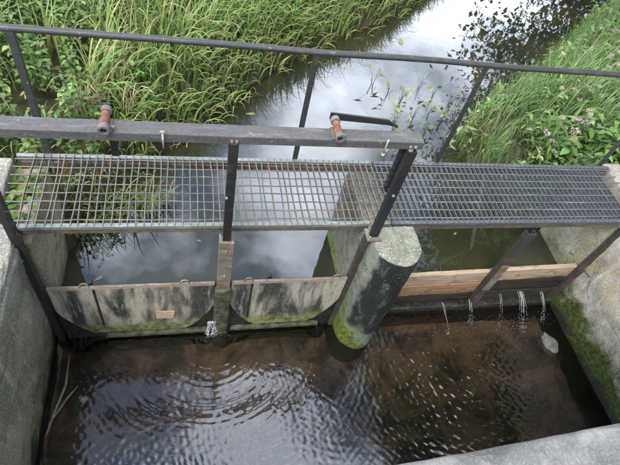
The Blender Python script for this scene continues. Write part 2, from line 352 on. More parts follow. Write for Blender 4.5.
GX, GY = np.meshgrid(gx, gy, indexing='ij'); GZ = terrain_z(GX, GY)
idx = np.arange(GX.size).reshape(GX.shape)
gq = np.stack([idx[:-1, :-1], idx[1:, :-1], idx[1:, 1:], idx[:-1, 1:]], -1).reshape(-1, 4)
ground = mesh_obj('ground', np.stack([GX.ravel(), GY.ravel(), GZ.ravel()], 1), gq, M['ground'], None, True); tag(ground, kind='structure')

# ------------------------------------------------------------------ water
pw = mesh_obj('pond_water', [(-1.25, -.05, ZU), (1.5, -.05, ZU), (1.5, .055, ZU), (4.1, .055, ZU), (4.1, 1.0, ZU), (60, 1.0, ZU), (60, 60, ZU), (-30, 60, ZU), (-30, 1.0, ZU), (-1.25, 1.0, ZU)],
              [(0, 1, 2, 3, 4, 9), (9, 4, 5, 6, 7, 8)], M['pond']); tag(pw, kind='structure')
def unproj(px, py, z):
    d = fw + r2*((px-310)/F_PX) - u2*((py-232.5)/F_PX); k = (z-CAM.z)/d.z; return CAM+d*k
wx = np.arange(-1.30, 4.10, .009); wy = np.concatenate([[-60, -20, -8, -4, -3], np.arange(-2.3, .04, .009)])
WX, WY = np.meshgrid(wx, wy, indexing='ij'); H = np.zeros_like(WX)
jets_px = [(211, 335), (447, 332), (472, 322), (500, 330), (523, 331), (540, 322)]
for i, (px, py) in enumerate(jets_px):
    s = unproj(px, py, ZD); R = np.hypot(WX-s.x, WY-s.y)+1e-6
    for lam, a in (((.062, .00042), (.045, .00025)) if i == 0 else ((.055, .0006), (.034, .00035))):
        H += a*np.sin(2*np.pi*R/lam+i*1.7+1.9*fbm(np.stack([WX, WY, WX*0], -1), 2.5, 2, 31+i))*np.exp(-R/(1.5 if i == 0 else .65))*np.clip(R/.08, 0, 1)
PP = np.stack([WX, WY, WX*0], -1)
env = np.clip(.55+.55*fbm(PP, 1.3, 3, 41), .1, 1.3)
for k in range(44):
    th = rng.uniform(0, 2*np.pi); lam = rng.uniform(.036, .09); ph = rng.uniform(0, 6.28)
    en = np.clip(.15+1.3*vnoise(PP*2.3+k*3.1, 60+k), 0, 1)
    H += .0068*lam*np.sin(2*np.pi*(WX*np.cos(th)+WY*np.sin(th))/lam+ph+2.6*vnoise(PP*4+k, 90+k))*en*env
H += .003*fbm(PP, 2.0, 3, 77)
idx = np.arange(WX.size).reshape(WX.shape)
wq = np.stack([idx[:-1, :-1], idx[1:, :-1], idx[1:, 1:], idx[:-1, 1:]], -1).reshape(-1, 4)
sw = mesh_obj('stream_water', np.stack([WX.ravel(), WY.ravel(), (ZD+H).ravel()], 1), wq, M['stream'], None, True); tag(sw, kind='structure')

# ------------------------------------------------------------------ abutments, pier, bridge
la = empty('side_wall', (-2.2, -.6, -1.9)); tag(la, 'grey green concrete side wall left of the gates with a pale worn top', 'wall')
def at(parent, o):
    o.parent = parent; o.matrix_parent_inverse = Matrix.Translation(parent.location).inverted(); return o
def warpL(P):
    P = P.copy(); k = (P[:, 0] > -1.6); P[:, 0] -= k*np.clip(-P[:, 2]/1.5, 0, 1.3)*.055; return P
at(la, rough_block('wall_face', -3.2, XL, -3.4, .0, -1.95, -.05, M['wall_left'], None, .03, .04, .012, .05, 3, warpL))
at(la, rough_block('coping', -3.2, XL-.012, -3.4, -.005, -.055, .0, M['top'], None, .016, .03, .005, .03, 5))
at(la, rough_block('coping', -3.2, -1.285, .0, .66, -.5, .0, M['top'], None, .016, .03, .005, .03, 6))
at(la, rough_block('upstream_wall', -1.30, -1.075, -.03, .70, -1.9, -.13, M['wall_up'], None, .02, .035, .007, .03, 7))
ra = empty('side_wall', (5.5, -.6, -1.9)); tag(ra, 'tan concrete side wall right of the stop boards with mossy foot and white patches', 'wall')
at(ra, rough_block('wall_face', XR, 6.6, -3.4, .0, -1.95, .0, M['wall_right'], None, .03, .04, .014, .05, 13))
at(ra, rough_block('coping', 4.085, 6.4, -.0, .78, -.5, -.015, M['top'], None, .016, .03, .005, .03, 15))
at(ra, rough_block('upstream_wall', 3.90, 4.10, -.03, .70, -1.9, -.13, M['wall_up'], None, .02, .035, .007, .03, 16))
# pier with rounded nose
def stadium(d, n=22, yb=.69):
    R = (PX1-PX0)/2-d; cx = (PX0+PX1)/2; pts = []
    ys = np.concatenate([np.linspace(yb-d, .1, 10), [.04, .01, -.03, -.08, -.14]])
    for y in ys: pts.append((cx-R, y))
    for a in np.linspace(math.pi, 2*math.pi, n): pts.append((cx+R*math.cos(a), PNY+R*math.sin(a)))
    for y in ys[::-1]: pts.append((cx+R, y))
    return np.array(pts)
rings = []
def ztop(y): return np.interp(y, [-.03, .03], [0.0, -.115])
for z in np.concatenate([np.linspace(-1.95, -.14, 46)]): rings.append(np.column_stack([stadium(0), np.full(len(stadium(0)), z)]))
for d, dz in ((0, -.03), (.002, -.015), (.007, -.006), (.015, -.001), (.03, 0), (.055, 0), (.085, 0), (.115, 0), (.145, 0), (.17, 0), (.19, 0)):
    s = stadium(d); z = ztop(s[:, 1])+dz; rings.append(np.column_stack([s, z]))
PV = np.concatenate(rings); n = len(rings[0]); pf = []
for i in range(len(rings)-1):
    for j in range(n):
        if j < n-1 or True: pf.append((i*n+j, i*n+(j+1) % n, (i+1)*n+(j+1) % n, (i+1)*n+j))
pf.append(tuple((len(rings)-1)*n+j for j in range(n)))
cxy = np.column_stack([np.full(len(PV), 1.55), np.maximum(PV[:, 1], PNY) if True else 0])
Nn = PV[:, :2]-np.column_stack([np.full(len(PV), 1.55), np.clip(PV[:, 1], PNY, 5)]); Nn /= np.maximum(np.linalg.norm(Nn, axis=1, keepdims=True), .05)
dsp = .008*fbm(PV, 5, 4, 21)+.004*fbm(PV, 20, 3, 22)
PV[:, :2] += Nn*dsp[:, None]; PV[:, 2] += .006*fbm(PV, 8, 4, 23)*(PV[:, 2] > -.2)
pier = mesh_obj('pier', PV, pf, M['pier'], None, True)
tag(pier, 'round nosed concrete pier, black on its flank and mossy at its foot', 'pier')
pier.data.set_sharp_from_angle(angle=math.radians(50))
# concrete bridge the picture is taken from
br = empty('bridge', (1.0, -2.6, .85), math.radians(2.7)); tag(br, 'rough speckled grey concrete bridge edge in the near right corner', 'bridge')
e = rough_block('deck_edge', -6, 7, -.45, .655, -.0, .355, M['bridge'], None, .02, .045, .006, .03, 33); e.parent = br
e = rough_block('deck', -6, 7, -4.2, -.46, -.0, .34, M['bridge'], None, .02, .25, .004, .01, 34); e.parent = br
e = rough_block('foundation', -6.2, -2.35, -4.0, .5, -2.7, -.01, M['bridge'], None, .02, .2, .004, .01, 35); e.parent = br
e = rough_block('foundation', 3.3, 7, -4.0, .5, -2.7, -.01, M['bridge'], None, .02, .2, .004, .01, 36); e.parent = br
# sill under the stop boards
sill = rough_block('sill', PX1-.03, XR+.03, -.04, .14, -1.95, -1.375, M['wet'], None, .02, .04, .007, .03, 41)
tag(sill, 'dark wet concrete sill under the stop boards', 'sill')

# ------------------------------------------------------------------ walkway
wk = empty('walkway', (1.5, .36, 0)); tag(wk, 'steel grating walkway crossing the whole weir between the side walls', 'walkway')
WD = .72
def panel(x0, x1, bx0, bx1, mb, mr, me_, depth, th, pitch, bend, seed):
    rr = random.Random(seed)
    m = MB(); m.box(x0, x1, 0, .035, -.038, -.004, .003); m.box(x0, x1, WD-.035, WD, -.038, -.004, .003)
    p = at(wk, m.build('grating_panel', me_)); p.location = (0, 0, 0)
    var = []
    for k in range(7):
        ys = np.linspace(.004, WD-.004, 9); off = np.array([0]+[rr.gauss(0, bend) for _ in range(7)]+[0]); off = np.convolve(off, [.25, .5, .25], 'same')
        if k > 4: off = off+np.array([0, .4, .8, 1, 1, .9, .7, .3, 0])*bend*rr.choice([-3, 3])
        V = []; Fc = []
        for y, o in zip(ys, off):
            for zz in (-depth, .0):
                V += [(o-th/2, y, zz), (o+th/2, y, zz)]
        for i in range(8):
            b = i*4
            Fc += [(b, b+4, b+5, b+1), (b+2, b+3, b+7, b+6), (b, b+2, b+6, b+4), (b+1, b+5, b+7, b+3)]
        Fc += [(0, 1, 3, 2), (32, 34, 35, 33)]
        me = bpy.data.meshes.new('bearing_bar'); me.from_pydata(V, [], Fc); me.materials.append(mb); var.append(me)
    nb = int((bx1-bx0)/pitch)
    for i in range(nb+1):
        o = bpy.data.objects.new('bearing_bar', rr.choice(var)); COL.objects.link(o); o.parent = p
        o.matrix_parent_inverse = Matrix.Translation((1.5, .36, 0)).inverted(); o.location = (bx0+i*pitch+rr.gauss(0, bend*.6), 0, .003)
    for j in range(8):
        y = .062+j*.0855
        mm = MB(); L = max(2, int((x1-x0)/.12)); mm.tube([(x0+(x1-x0)*q/L, y+rr.gauss(0, bend*.8), -.0035-abs(rr.gauss(0, .0015))) for q in range(L+1)], .0052, 5)
        o = mm.build('cross_rod', mr); o.parent = p; o.matrix_parent_inverse = Matrix.Translation((1.5, .36, 0)).inverted()
    return p
panel(-1.265, 1.55, -1.135, 1.54, M['galv'], M['rod'], M['galv_edge'], .024, .0068, .0535, .0042, 3)
panel(1.56, 4.10, 1.575, 3.93, M['dgalv'], M['drod'], M['dgalv'], .032, .0075, .0485, .0014, 4)
for p in [c for c in wk.children]: p.matrix_parent_inverse = Matrix.Translation((1.5, .36, 0)).inverted()
for o in bpy.data.objects:
    if o.name.startswith(('bearing_bar', 'cross_rod')): o.matrix_parent_inverse = Matrix.Identity(4)
for y0 in (.006, WD-.062):
    m = MB(); m.box(-1.24, 4.07, y0, y0+.012, -.082, -.041); m.box(-1.24, 4.07, y0+.012, y0+.056, -.055, -.041); m.box(-1.24, 4.07, y0+.012, y0+.056, -.082, -.072)
    at(wk, m.build('support_beam', M['sup']))

# ------------------------------------------------------------------ handrail
hr = empty('handrail', (1.5, WD, 0)); tag(hr, 'dark steel handrail with leaning posts along the far side of the walkway', 'handrail')
HY = WD+.02
m = MB(); m.tube([(-2.6+8.2*i/30, HY+.004*math.sin(i*1.3), 1.0+.004*math.sin(i*.9)) for i in range(31)], .0225, 12); at(hr, m.build('rail', M['rail'], None, True))
for x in (-2.55, -1.055, .863, 2.198, 3.996, 5.5):
    m = MB(); m.box(x-.022, x+.022, HY-.021, HY-.014, -.14, .985); m.box(x+.015, x+.022, HY-.014, HY+.022, -.14, .985); at(hr, m.build('post', M['rail']))

# ------------------------------------------------------------------ gate frame
GY = -.12
gf = empty('gate_frame', (.2, GY, -1.5)); tag(gf, 'dark steel lifting frame standing over the two sluice gates', 'gate frame')
m = MB(); m.box(-1.17, 1.425, GY, GY+.105, .945, .953, .001); m.box(-1.17, 1.425, GY, GY+.008, .898, .9445, .001); m.box(-1.17, 1.425, GY+.097, GY+.105, .898, .9445, .001)
at(gf, m.build('top_beam', M['beam']))
def channel(mb, x0, x1, y0, y1, z0, z1, th=.009, wob=0):
    mb.box(x0, x1, y0, y0+th, z0, z1); mb.box(x0, x0+th, y0+th, y1, z0, z1); mb.box(x1-th, x1, y0+th, y1, z0, z1)
m = MB(); channel(m, -1.142, -1.092, GY-.012, GY+.04, -1.5, .897); at(gf, m.build('post', M['black']))
m = MB()                                                     # torn rubber strip on the left post
zz = np.linspace(-.12, .33, 16)
for i in range(15):
    a, b = [.022+.012*math.sin(j*1.3)+.006*math.sin(j*2.9) for j in (i, i+1)]
    m.add([(-1.091, GY-.03, zz[i]), (-1.091+a, GY-.025, zz[i]), (-1.091+b, GY-.025, zz[i+1]), (-1.091, GY-.03, zz[i+1]),
           (-1.091, GY-.02, zz[i]), (-1.091+a, GY-.015, zz[i]), (-1.091+b, GY-.015, zz[i+1]), (-1.091, GY-.02, zz[i+1])],
          [(0, 1, 2, 3), (4, 7, 6, 5), (1, 5, 6, 2), (0, 4, 5, 1), (3, 2, 6, 7)])
at(gf, m.build('seal_strip', M['black']))
m = MB(); channel(m, .216, .272, GY-.012, GY+.04, -.02, .897); at(gf, m.build('post', M['black']))
m = MB(); channel(m, .194, .296, GY-.03, GY+.06, -.66, -.022, .012); m.box(.206, .284, GY-.018, GY+.05, -.66, -.03)
at(gf, m.build('gate_guide', M['guide']))
g = rough_block('gate_guide', .178, .312, GY-.045, GY+.08, -1.8, -.655, M['lip'], None, .015, .03, .006, .02, 51); at(gf, g)
m = MB(); channel(m, 1.325, 1.388, GY-.03, GY+.012, .02, .897); at(gf, m.build('post', M['black']))
m = MB(); m.box(1.318, 1.333, GY+.03, GY+.075, .47, .897); m.box(1.333, 1.375, GY+.066, GY+.075, .47, .897)
for i in range(7): m.box(1.306, 1.318, GY+.035, GY+.06, .50+i*.055, .525+i*.055)
at(gf, m.build('back_plate', M['black']))
m = MB(); m.box(1.30, 1.42, GY-.06, GY+.06, .002, .022, .003); m.box(1.335, 1.355, GY+.02, GY+.075, .02, .09); at(gf, m.build('foot_plate', M['guide']))
m = MB(); channel(m, 1.31, 1.350, GY-.01, GY+.045, -1.45, -.02, .010); at(gf, m.build('gate_guide', M['post']))
for bx_, bz_ in ((.23, .922), (.258, .922), (1.34, .922), (1.375, .922), (-1.13, .3), (-1.13, -.2), (.222, .45), (1.356, .5), (.245, -.12), (.245, -.45)):
    m = MB(); yb_ = GY-.001 if bz_ > .9 else (GY-.031 if (bx_ > 1.3 or bz_ < -.1) else GY-.0125)
    if bx_ < -1: yb_ = GY-.0125
    m.tube([(bx_, yb_, bz_), (bx_, yb_-.009, bz_)], .0095, 6); at(gf, m.build('bolt', M['bolt']))
for bx_ in (1.318, 1.402):
    m = MB(); m.tube([(bx_, GY-.045, .02), (bx_, GY-.045, .045)], .009, 6); at(gf, m.build('bolt', M['bolt']))
# shaft sleeves and levers on the beam
def sleeve(x, label, lever):
    s = empty('lifting_sleeve', (x, GY+.02, .984)); tag(s, label, 'sleeve')
    m = MB(); m.tube([(0, -.02, 0), (0, .13, 0)], .023, 14); m.build('pipe', M['rust'], s, True)
    for y0, y1, r in ((-.045, -.012, .030), (-.012, -.004, .027), (.105, .14, .029)):
        mm = MB(); n = 14
        ro = [(r*math.cos(2*math.pi*j/n), r*math.sin(2*math.pi*j/n)) for j in range(n)]
        V = [(a, y0, b) for a, b in ro]+[(a, y1, b) for a, b in ro]+[(a*.62, y0, b*.62) for a, b in ro]+[(a*.62, y1, b*.62) for a, b in ro]
        Fc = []
        for j in range(n):
            k = (j+1) % n; Fc += [(j, k, n+k, n+j), (2*n+j, 3*n+j, 3*n+k, 2*n+k), (j, 2*n+j, 2*n+k, k), (n+j, n+k, 3*n+k, 3*n+j)]
        mm.add(V, Fc); mm.build('collar', M['collar'], s)
    m = MB(); m.tube([(0, -.035, 0), (0, .16, 0)], .014, 10); m.build('shaft', M['black'], s, True)
    m = MB(); m.box(-.035, .035, -.02, .085, -.030, -.020); m.box(.030, .05, -.0, .02, -.03, -.012); m.build('saddle', M['collar'], s)
    m = MB()
    if lever == 'down': m.box(-.02, .022, .1555, .169, -.37, .02, .003)
    else:
        m.add([(-.025, .156, -.02), (.36, .156, -.045), (.45, .156, -.06), (.36, .156, -.005), (-.025, .156, .03),
               (-.025, .168, -.02), (.36, .168, -.045), (.45, .168, -.06), (.36, .168, -.005), (-.025, .168, .03)],
              [(0, 1, 2, 3, 4), (9, 8, 7, 6, 5), (0, 5, 6, 1), (1, 6, 7, 2), (2, 7, 8, 3), (3, 8, 9, 4), (4, 9, 5, 0)])
        m.tube([(.12, .1545, -.003), (.12, .1700, -.003)], .008, 8)
    m.build('lever', M['black'], s)
    return s
pL = unproj(105, 118, .99); pR = unproj(337.5, 127, .99)
sleeve(pL.x, 'rusty orange pipe sleeve on the left half of the top beam', 'down')
sleeve(pR.x, 'rusty orange pipe sleeve with a long flat lever on the top beam', 'side')
def pin(px, label, hz):
    q = unproj(px, 137, .93); s = empty('locking_pin', (q.x, GY-.012, .95)); tag(s, label, 'pin')
    m = MB(); m.tube([(0, 0, -.085), (0, 0, .03)], .006, 8); m.build('shank', M['bolt'], s, True)
    m = MB(); m.tube([(-.014, 0, .03+hz), (.014, 0, .03+hz)], .0095, 8) if hz >= 0 else m.tube([(0, 0, -.1), (0, 0, -.082)], .013, 8); m.build('head', M['bolt'], s, True)
pin(163, 'short steel pin hanging on the front of the top beam near the left sleeve', 0)
pin(383, 'short steel pin with a pale knob on the top beam below the flat lever', -1)

# ------------------------------------------------------------------ sluice gates
def gate(x0, x1, label, rings_x, ribs_x, patch=None, lip=(0, 0)):
    g = empty('sluice_gate', ((x0+x1)/2, GY, -1.5)); tag(g, label, 'gate')
    m = MB(); m.box(x0, x1, GY+.012, GY+.05, -1.78, -.640, .004); at(g, m.build('back_board', M['wet']))  # black board puts the shade of the recessed lower corners into colour
    zt, zb = -.598, -1.325; c = .20
    prof = [(x0+.005, zt), (x1-.005, zt), (x1-.005, zb+.40)]
    for a in np.linspace(0, 1, 7): prof.append((x1-.005-.24*(a**1.25), zb+.40*(1-a)**1.25))
    for a in np.linspace(1, 0, 7): prof.append((x0+.005+.24*(a**1.25), zb+.40*(1-a)**1.25))
    prof.append((x0+.005, zb+.40))
    P = []
    for q in prof:
        if not P or abs(q[0]-P[-1][0])+abs(q[1]-P[-1][1]) > 1e-4: P.append(q)
    if abs(P[0][0]-P[-1][0])+abs(P[0][1]-P[-1][1]) < 1e-4: P.pop()
    bm = bmesh.new(); f = bm.faces.new([bm.verts.new((a, GY-.012, b)) for a, b in P])
    r = bmesh.ops.extrude_face_region(bm, geom=[f]); 
    for v in [v for v in r['geom'] if isinstance(v, bmesh.types.BMVert)]: v.co.y += .022
    bmesh.ops.recalc_face_normals(bm, faces=bm.faces); bmesh.ops.bevel(bm, geom=[e for e in bm.edges], offset=.004, segments=1, affect='EDGES')
    me = bpy.data.meshes.new('panel'); bm.to_mesh(me); bm.free(); me.materials.append(M['gate']); at(g, link(bpy.data.objects.new('panel', me)))
    m = MB(); m.box(x0+lip[0], x1-lip[1], GY-.03, GY+.011, -1.405, -1.362, .005); at(g, m.build('bottom_lip', M['lip']))
    m = MB(); m.box(x0+.005, x1-.005, GY-.014, GY+.010, -.5915, -.583, .002); at(g, m.build('top_strip', M['guide']))
    for x in rings_x:
        m = MB(); m.tube([(x+.034*math.cos(a), GY-.002, -.585+.05*math.sin(a)) for a in np.linspace(0, math.pi, 12)], .006, 6); at(g, m.build('lifting_ring', M['guide'], None, True))
    for x in ribs_x:
        m = MB(); m.box(x-.007, x+.007, GY-.02, GY-.0115, -1.18, -.605); at(g, m.build('rib', M['wet']))
    if patch:
        m = MB(); m.add([(patch-.075, GY-.0185, -1.11), (patch+.065, GY-.0185, -1.115), (patch+.08, GY-.0185, -1.0), (patch-.075, GY-.0185, -.99),
                         (patch-.075, GY-.01, -1.11), (patch+.065, GY-.01, -1.115), (patch+.08, GY-.01, -1.0), (patch-.075, GY-.01, -.99)],
                        [(0, 1, 2, 3), (4, 7, 6, 5), (0, 4, 5, 1), (1, 5, 6, 2), (2, 6, 7, 3), (3, 7, 4, 0)]); at(g, m.build('patch', M['patch']))
gate(-1.07, .182, 'black and pale streaked sluice gate between left wall and middle post, with a tan patch', (-.80, -.06), (-.74,), -.23, (.32, .05))
gate(.308, 1.308, 'black and pale streaked sluice gate between middle post and round pier', (.45, 1.2), (.48,), None, (.03, .12))
# moss on the middle guide
def clump(name, cx, cy, cz, sx, sy_, sz, mat, seed, parent=None, amp=.3, n=(26, 16)):
    V = []; Fc = []
    for i in range(n[1]+1):
        a = math.pi*i/n[1]
        for j in range(n[0]):
            b = 2*math.pi*j/n[0]; V.append((math.sin(a)*math.cos(b), math.sin(a)*math.sin(b), math.cos(a)))
    V = np.array(V); V *= (1+amp*fbm(V, 1.7, 4, seed))[:, None]
    for i in range(n[1]):
        for j in range(n[0]): Fc.append((i*n[0]+j, (i+1)*n[0]+j, (i+1)*n[0]+(j+1) % n[0], i*n[0]+(j+1) % n[0]))
    V = V*np.array([sx, sy_, sz])
    o = mesh_obj(name, V, Fc, mat, None, True); o.location = (cx, cy, cz)
    return o
# ------------------------------------------------------------------ stop boards in the right bay
sf = empty('support_post', (2.93, .02, -1.5)); tag(sf, 'rusty dark steel post holding the stop boards below the walkway', 'post')
m = MB(); channel(m, 2.875, 2.965, -.035, .025, -1.5, -.13, .010); at(sf, m.build('channel', M['post']))
m = MB(); m.box(2.88, 2.96, -.047, -.036, -1.05, -.62); at(sf, m.build('rust_plate', M['guide']))
m = MB(); channel(m, 3.885, 3.948, -.03, .03, -1.5, -.13, .010); o = m.build('board_guide', M['post']); tag(o, 'rusty steel board guide fixed to the right side wall', 'guide')
m = MB(); m.box(PX1+.004, PX1+.05, -.03, .028, -1.5, -.13); o = m.build('board_guide', M['guide']); tag(o, 'rusty steel board guide on the right flank of the round pier', 'guide')
def board(x0, x1, z0, z1, tilt, mat, label, y0=.031, th=.045, seed=0):
    L = x1-x0; b = rough_block('stop_board', -L/2, L/2, -th/2, th/2, -(z1-z0)/2, (z1-z0)/2, mat, None, .006, .05, .002, .006, 100+seed)
    b.location = ((x0+x1)/2, y0+th/2, (z0+z1)/2); b.rotation_euler = (0, -tilt, 0); tag(b, label, 'board', 'stop boards in the right bay'); return b
board(PX1+.012, 2.918, -1.018, -.845, .028, M['wood'], 'pale tan top stop board between the round pier and the steel post', seed=1)
board(2.922, 3.94, -.985, -.800, .034, M['wood'], 'pale tan top stop board between the steel post and the right wall', seed=2)
board(PX1+.012, 2.918, -1.215, -1.030, .026, M['wood_wet'], 'wet orange stop board second from top beside the round pier', .027, seed=3)
board(2.922, 3.94, -1.205, -1.010, .02, M['wood_dark'], 'soaked black stop board second from top beside the right wall', .037, seed=4)
board(PX1+.012, 2.918, -1.385, -1.235, .01, M['wood_dark'], 'soaked black bottom stop board beside the round pier', .037, seed=5)
board(2.922, 3.94, -1.385, -1.225, .01, M['wood_dark'], 'soaked black bottom stop board beside the right wall', .037, seed=6)
m = MB(); a = unproj(496, 224, -.2); m.tube([(2.78, .75, -.14), (2.93, .42, -1.06)], .018, 8)
o = m.build('steel_bar', M['galv_edge'], None, True); tag(o, 'thin grey steel bar leaning into the water behind the stop boards', 'bar')

# ------------------------------------------------------------------ falling water
def jet(px, py, z0, y0, label, n, spread, r=.006, seed=0):
    rr = random.Random(seed); e = unproj(px, py, ZD); root = empty('water_jet', (e.x, e.y, ZD)); tag(root, label, 'water jet', 'leaks through the gates')
    for k in range(n):
        dx = rr.uniform(-spread, spread); x0 = dx*.35+rr.uniform(-.01, .01); P = []; R = []
        L = y0-e.y
        def pth(q): return (x0+(dx-x0)*q+.004*math.sin(9*q+k), L*(1-q), (z0-ZD)*(1-q**1.8))
        qe = rr.uniform(.45, .75)
        for i in range(9):
            q = qe*i/8; P.append(pth(q)); R.append(r*(.35+.5*rr.random())*(1-.6*i/8))
        m = MB(); m.tube(P, R, 6)
        q = qe
        while q < 1:
            q += rr.uniform(.03, .10); a_ = Vector(pth(q)); b_ = Vector(pth(q+.035)); w_ = r*rr.uniform(.25, .6)
            a_.x += rr.gauss(0, .004); b_.x = a_.x+rr.gauss(0, .002); m.tube([a_, (a_+b_)/2, b_], [w_*.3, w_, w_*.4], 5)
        m.build('stream', M['foam'], root, True)['kind'] = 'stuff'
    m = MB()
    for k in range(40):
        a = rr.uniform(0, 6.28); d = abs(rr.gauss(0, .05+spread*.7)); s = rr.uniform(.001, .0042); z = abs(rr.gauss(0, .014))
        bx_, by_ = d*math.cos(a), d*math.sin(a)*.8
        m.tube([(bx_, by_, z-s), (bx_, by_, z), (bx_, by_, z+s)], [s*.3, s, s*.3], 6)
    sp = m.build('splash', M['foam'], root, True); sp['kind'] = 'stuff'
jet(211, 335, -1.18, -.165, 'white trickle spilling beside the mossy middle post', 12, .05, .017, 1)
jet(447, 334, -1.34, .0, 'thin white jet farthest left under the stop boards', 2, .03, .004, 2)
jet(470, 322, -1.30, -.0, 'thin white jet left of the steel post foot', 3, .03, .005, 3)
jet(499, 325, -1.22, .0, 'single slanting white jet right of the steel post', 2, .02, .004, 4)
jet(522, 328, -1.22, .02, 'fan of white jets near the right wall under the boards', 7, .06, .0045, 5)
jet(541, 320, -1.25, .02, 'last white jet nearest the right wall', 4, .04, .004, 6)
# stones, and a dark lump standing for a reflection
p = unproj(550, 343, ZD); rk = clump('rock', p.x, p.y, ZD-.03, .10, .14, .06, M['rock'], 6, None, .16); tag(rk, 'pale rock breaking the water by the mossy right wall', 'rock')
p = unproj(350, 452, ZD-.1); rk = clump('rock', p.x, p.y, ZD-.16, .14, .10, .08, M['wet'], 8, None, .5); tag(rk, 'dark sunken lump in place of a reflection at the bottom edge of the pool', 'rock')  # added lump; its black imitates a dark reflection on the water
p = unproj(84, 399, ZD); rk = clump('pebble', p.x, p.y, ZD-.012, .035, .03, .03, M['rock'], 9, None, .3); tag(rk, 'small pebble in the shallows near the left wall', 'pebble')
tw = empty('driftwood', tuple(unproj(60, 400, ZD)) ); tag(tw, 'pale broken stick lying along the foot of the left wall', 'driftwood')
m = MB(); m.tube([(-.06, -.28, .01), (-.02, -.1, .02), (.03, .12, .01), (.02, .4, .0)], [.007, .010, .010, .005], 7); m.build('stick', M['guide'], tw, True)
m = MB(); m.tube([(-.05, -.2, .02), (.06, .0, .03), (.13, .1, .02)], [.005, .008, .004], 7); m.build('stick', M['guide'], tw, True)

# ------------------------------------------------------------------ plants
def blades(roots, h, w, lean, az, droop, cols, seg=6, twist=0.0):
    """n curved ribbons -> verts, faces, colours"""
    n = len(roots); T = np.linspace(0, 1, seg+1)[None, :]
    h, w, lean, az, droop = [np.broadcast_to(np.asarray(v, float), (n,))[:, None] for v in (h, w, lean, az, droop)]
    th = lean*T + droop*T**2.2                       # bending angle from vertical, grows to the tip
    ds = h/seg; mid = (th[:, 1:]+th[:, :-1])/2
    hz = np.concatenate([np.zeros((n, 1)), np.cumsum(np.sin(mid)*ds, 1)], 1); vz = np.concatenate([np.zeros((n, 1)), np.cumsum(np.cos(mid)*ds, 1)], 1)
    cx = roots[:, :1]+hz*np.cos(az); cy = roots[:, 1:2]+hz*np.sin(az); cz = roots[:, 2:3]+vz
    ww = w*.5*np.minimum(1, (1.02-T)**.7*1.15)*(.55+.45*np.minimum(1, T*4))
    pa = az+np.pi/2+twist*T
    px, py = np.cos(pa)*ww, np.sin(pa)*ww
    V = np.stack([np.stack([cx-px, cy-py, cz], -1), np.stack([cx+px, cy+py, cz+ww*.25], -1)], 2).reshape(n, -1, 3)
    k = (np.arange(n)*(seg+1)*2)[:, None, None]; s = np.arange(seg)[None, :, None]*2
    Fq = (k+s+np.array([0, 1, 3, 2])[None, None]).reshape(-1, 4)
    shade = (.72+.28*T)[..., None]
    C = np.concatenate([cols[:, None, :]*np.ones((1, seg+1, 1)), np.ones((n, seg+1, 1))], -1); C = np.repeat(C, 2, 1)
    return V.reshape(-1, 3), Fq, C.reshape(-1, 4)
def palette(n, pal, wts, jit=.2):
    pal = np.array(pal); k = rng.choice(len(pal), n, p=np.array(wts)/sum(wts)); return pal[k]*(1+rng.normal(0, jit, (n, 1)))*(1+rng.normal(0, .05, (n, 3)))
GRN = [(.20, .30, .08), (.15, .245, .06), (.28, .36, .13), (.34, .34, .13), (.42, .33, .14), (.08, .13, .03)]
def join(parts):
    V, Fq, C, k = [], [], [], 0
    for a, b, c in parts: V.append(a); Fq.append(b+k); C.append(c); k += len(a)
    return np.concatenate(V), np.concatenate(Fq), np.concatenate(C)
def land_points(n, x0, x1, y0, y1, side, dmin, dmax, dens=None):
    out = []; tot = 0
    while tot < n:
        X = rng.uniform(x0, x1, n); Y = rng.uniform(y0, y1, n); d, s = shore_d(X, Y)
        k = (s == side) & (d > dmin) & (d < dmax)
        if dens is not None: k &= rng.random(n) < dens(X, Y, d)
        out.append(np.stack([X[k], Y[k], d[k]], 1)); tot += k.sum()
    P = np.concatenate(out)[:n]; Z = terrain_z(P[:, 0], P[:, 1]); return np.column_stack([P[:, 0], P[:, 1], Z]), P[:, 2]
def tufted(roots, spread, per):
    k = rng.integers(0, len(roots), len(roots)*per); return roots[k]+np.column_stack([rng.normal(0, spread, (len(k), 2)), np.zeros(len(k))]), k
def veg_zone(X, Y):       # 0 = reed grass, 1 = leafy weeds (back left corner)
    return np.clip((-.75-X+.45*vnoise(np.stack([X, Y, X*0], -1)*1.6, 5))/.5, 0, 1)*np.clip((Y-.9)/.5, 0, 1)
# reed grass on the left bank
R, d = land_points(1350, -3.6, 6.8, .72, 8.2, -1, -.06, 3.2, lambda X, Y, d: (1-.8*veg_zone(X, Y))*np.exp(-d/2.2))
rt_, k = tufted(R, .06, 9); dd = d[k]
rt_[:, 2] = terrain_z(rt_[:, 0], rt_[:, 1])-.01
keep = ~((rt_[:, 1] < .80) & (rt_[:, 0] < -.95)) ; rt_ = rt_[keep]; dd = dd[keep]; k = k[keep]
n = len(rt_); taz = rng.uniform(0, 6.28, len(R))[k]+rng.normal(0, .9, n)
taz = np.where((dd < .45) & (rng.random(n) < .6), rng.normal(-.6, .6, n), taz)
hh = np.clip(rng.normal(.60, .17, n), .22, 1.0)*np.clip(.55+dd*.9, .6, 1.05)
near = np.clip((rt_[:, 1]-.6)/1.2, .45, 1); hh *= near
V1 = blades(rt_, hh, rng.uniform(.013, .030, n), rng.uniform(.05, .7, n), taz, np.abs(rng.normal(1.4, .6, n)), palette(n, GRN, [5, 4, 4.5, 2.6, 1.2, .8]), 6, .6)
lg = mesh_obj('reed_grass', *V1[:2], M['leaf'], None, True, V1[2]); tag(lg, 'tall bright green reed grass arching over the left bank', 'grass', kind='stuff')
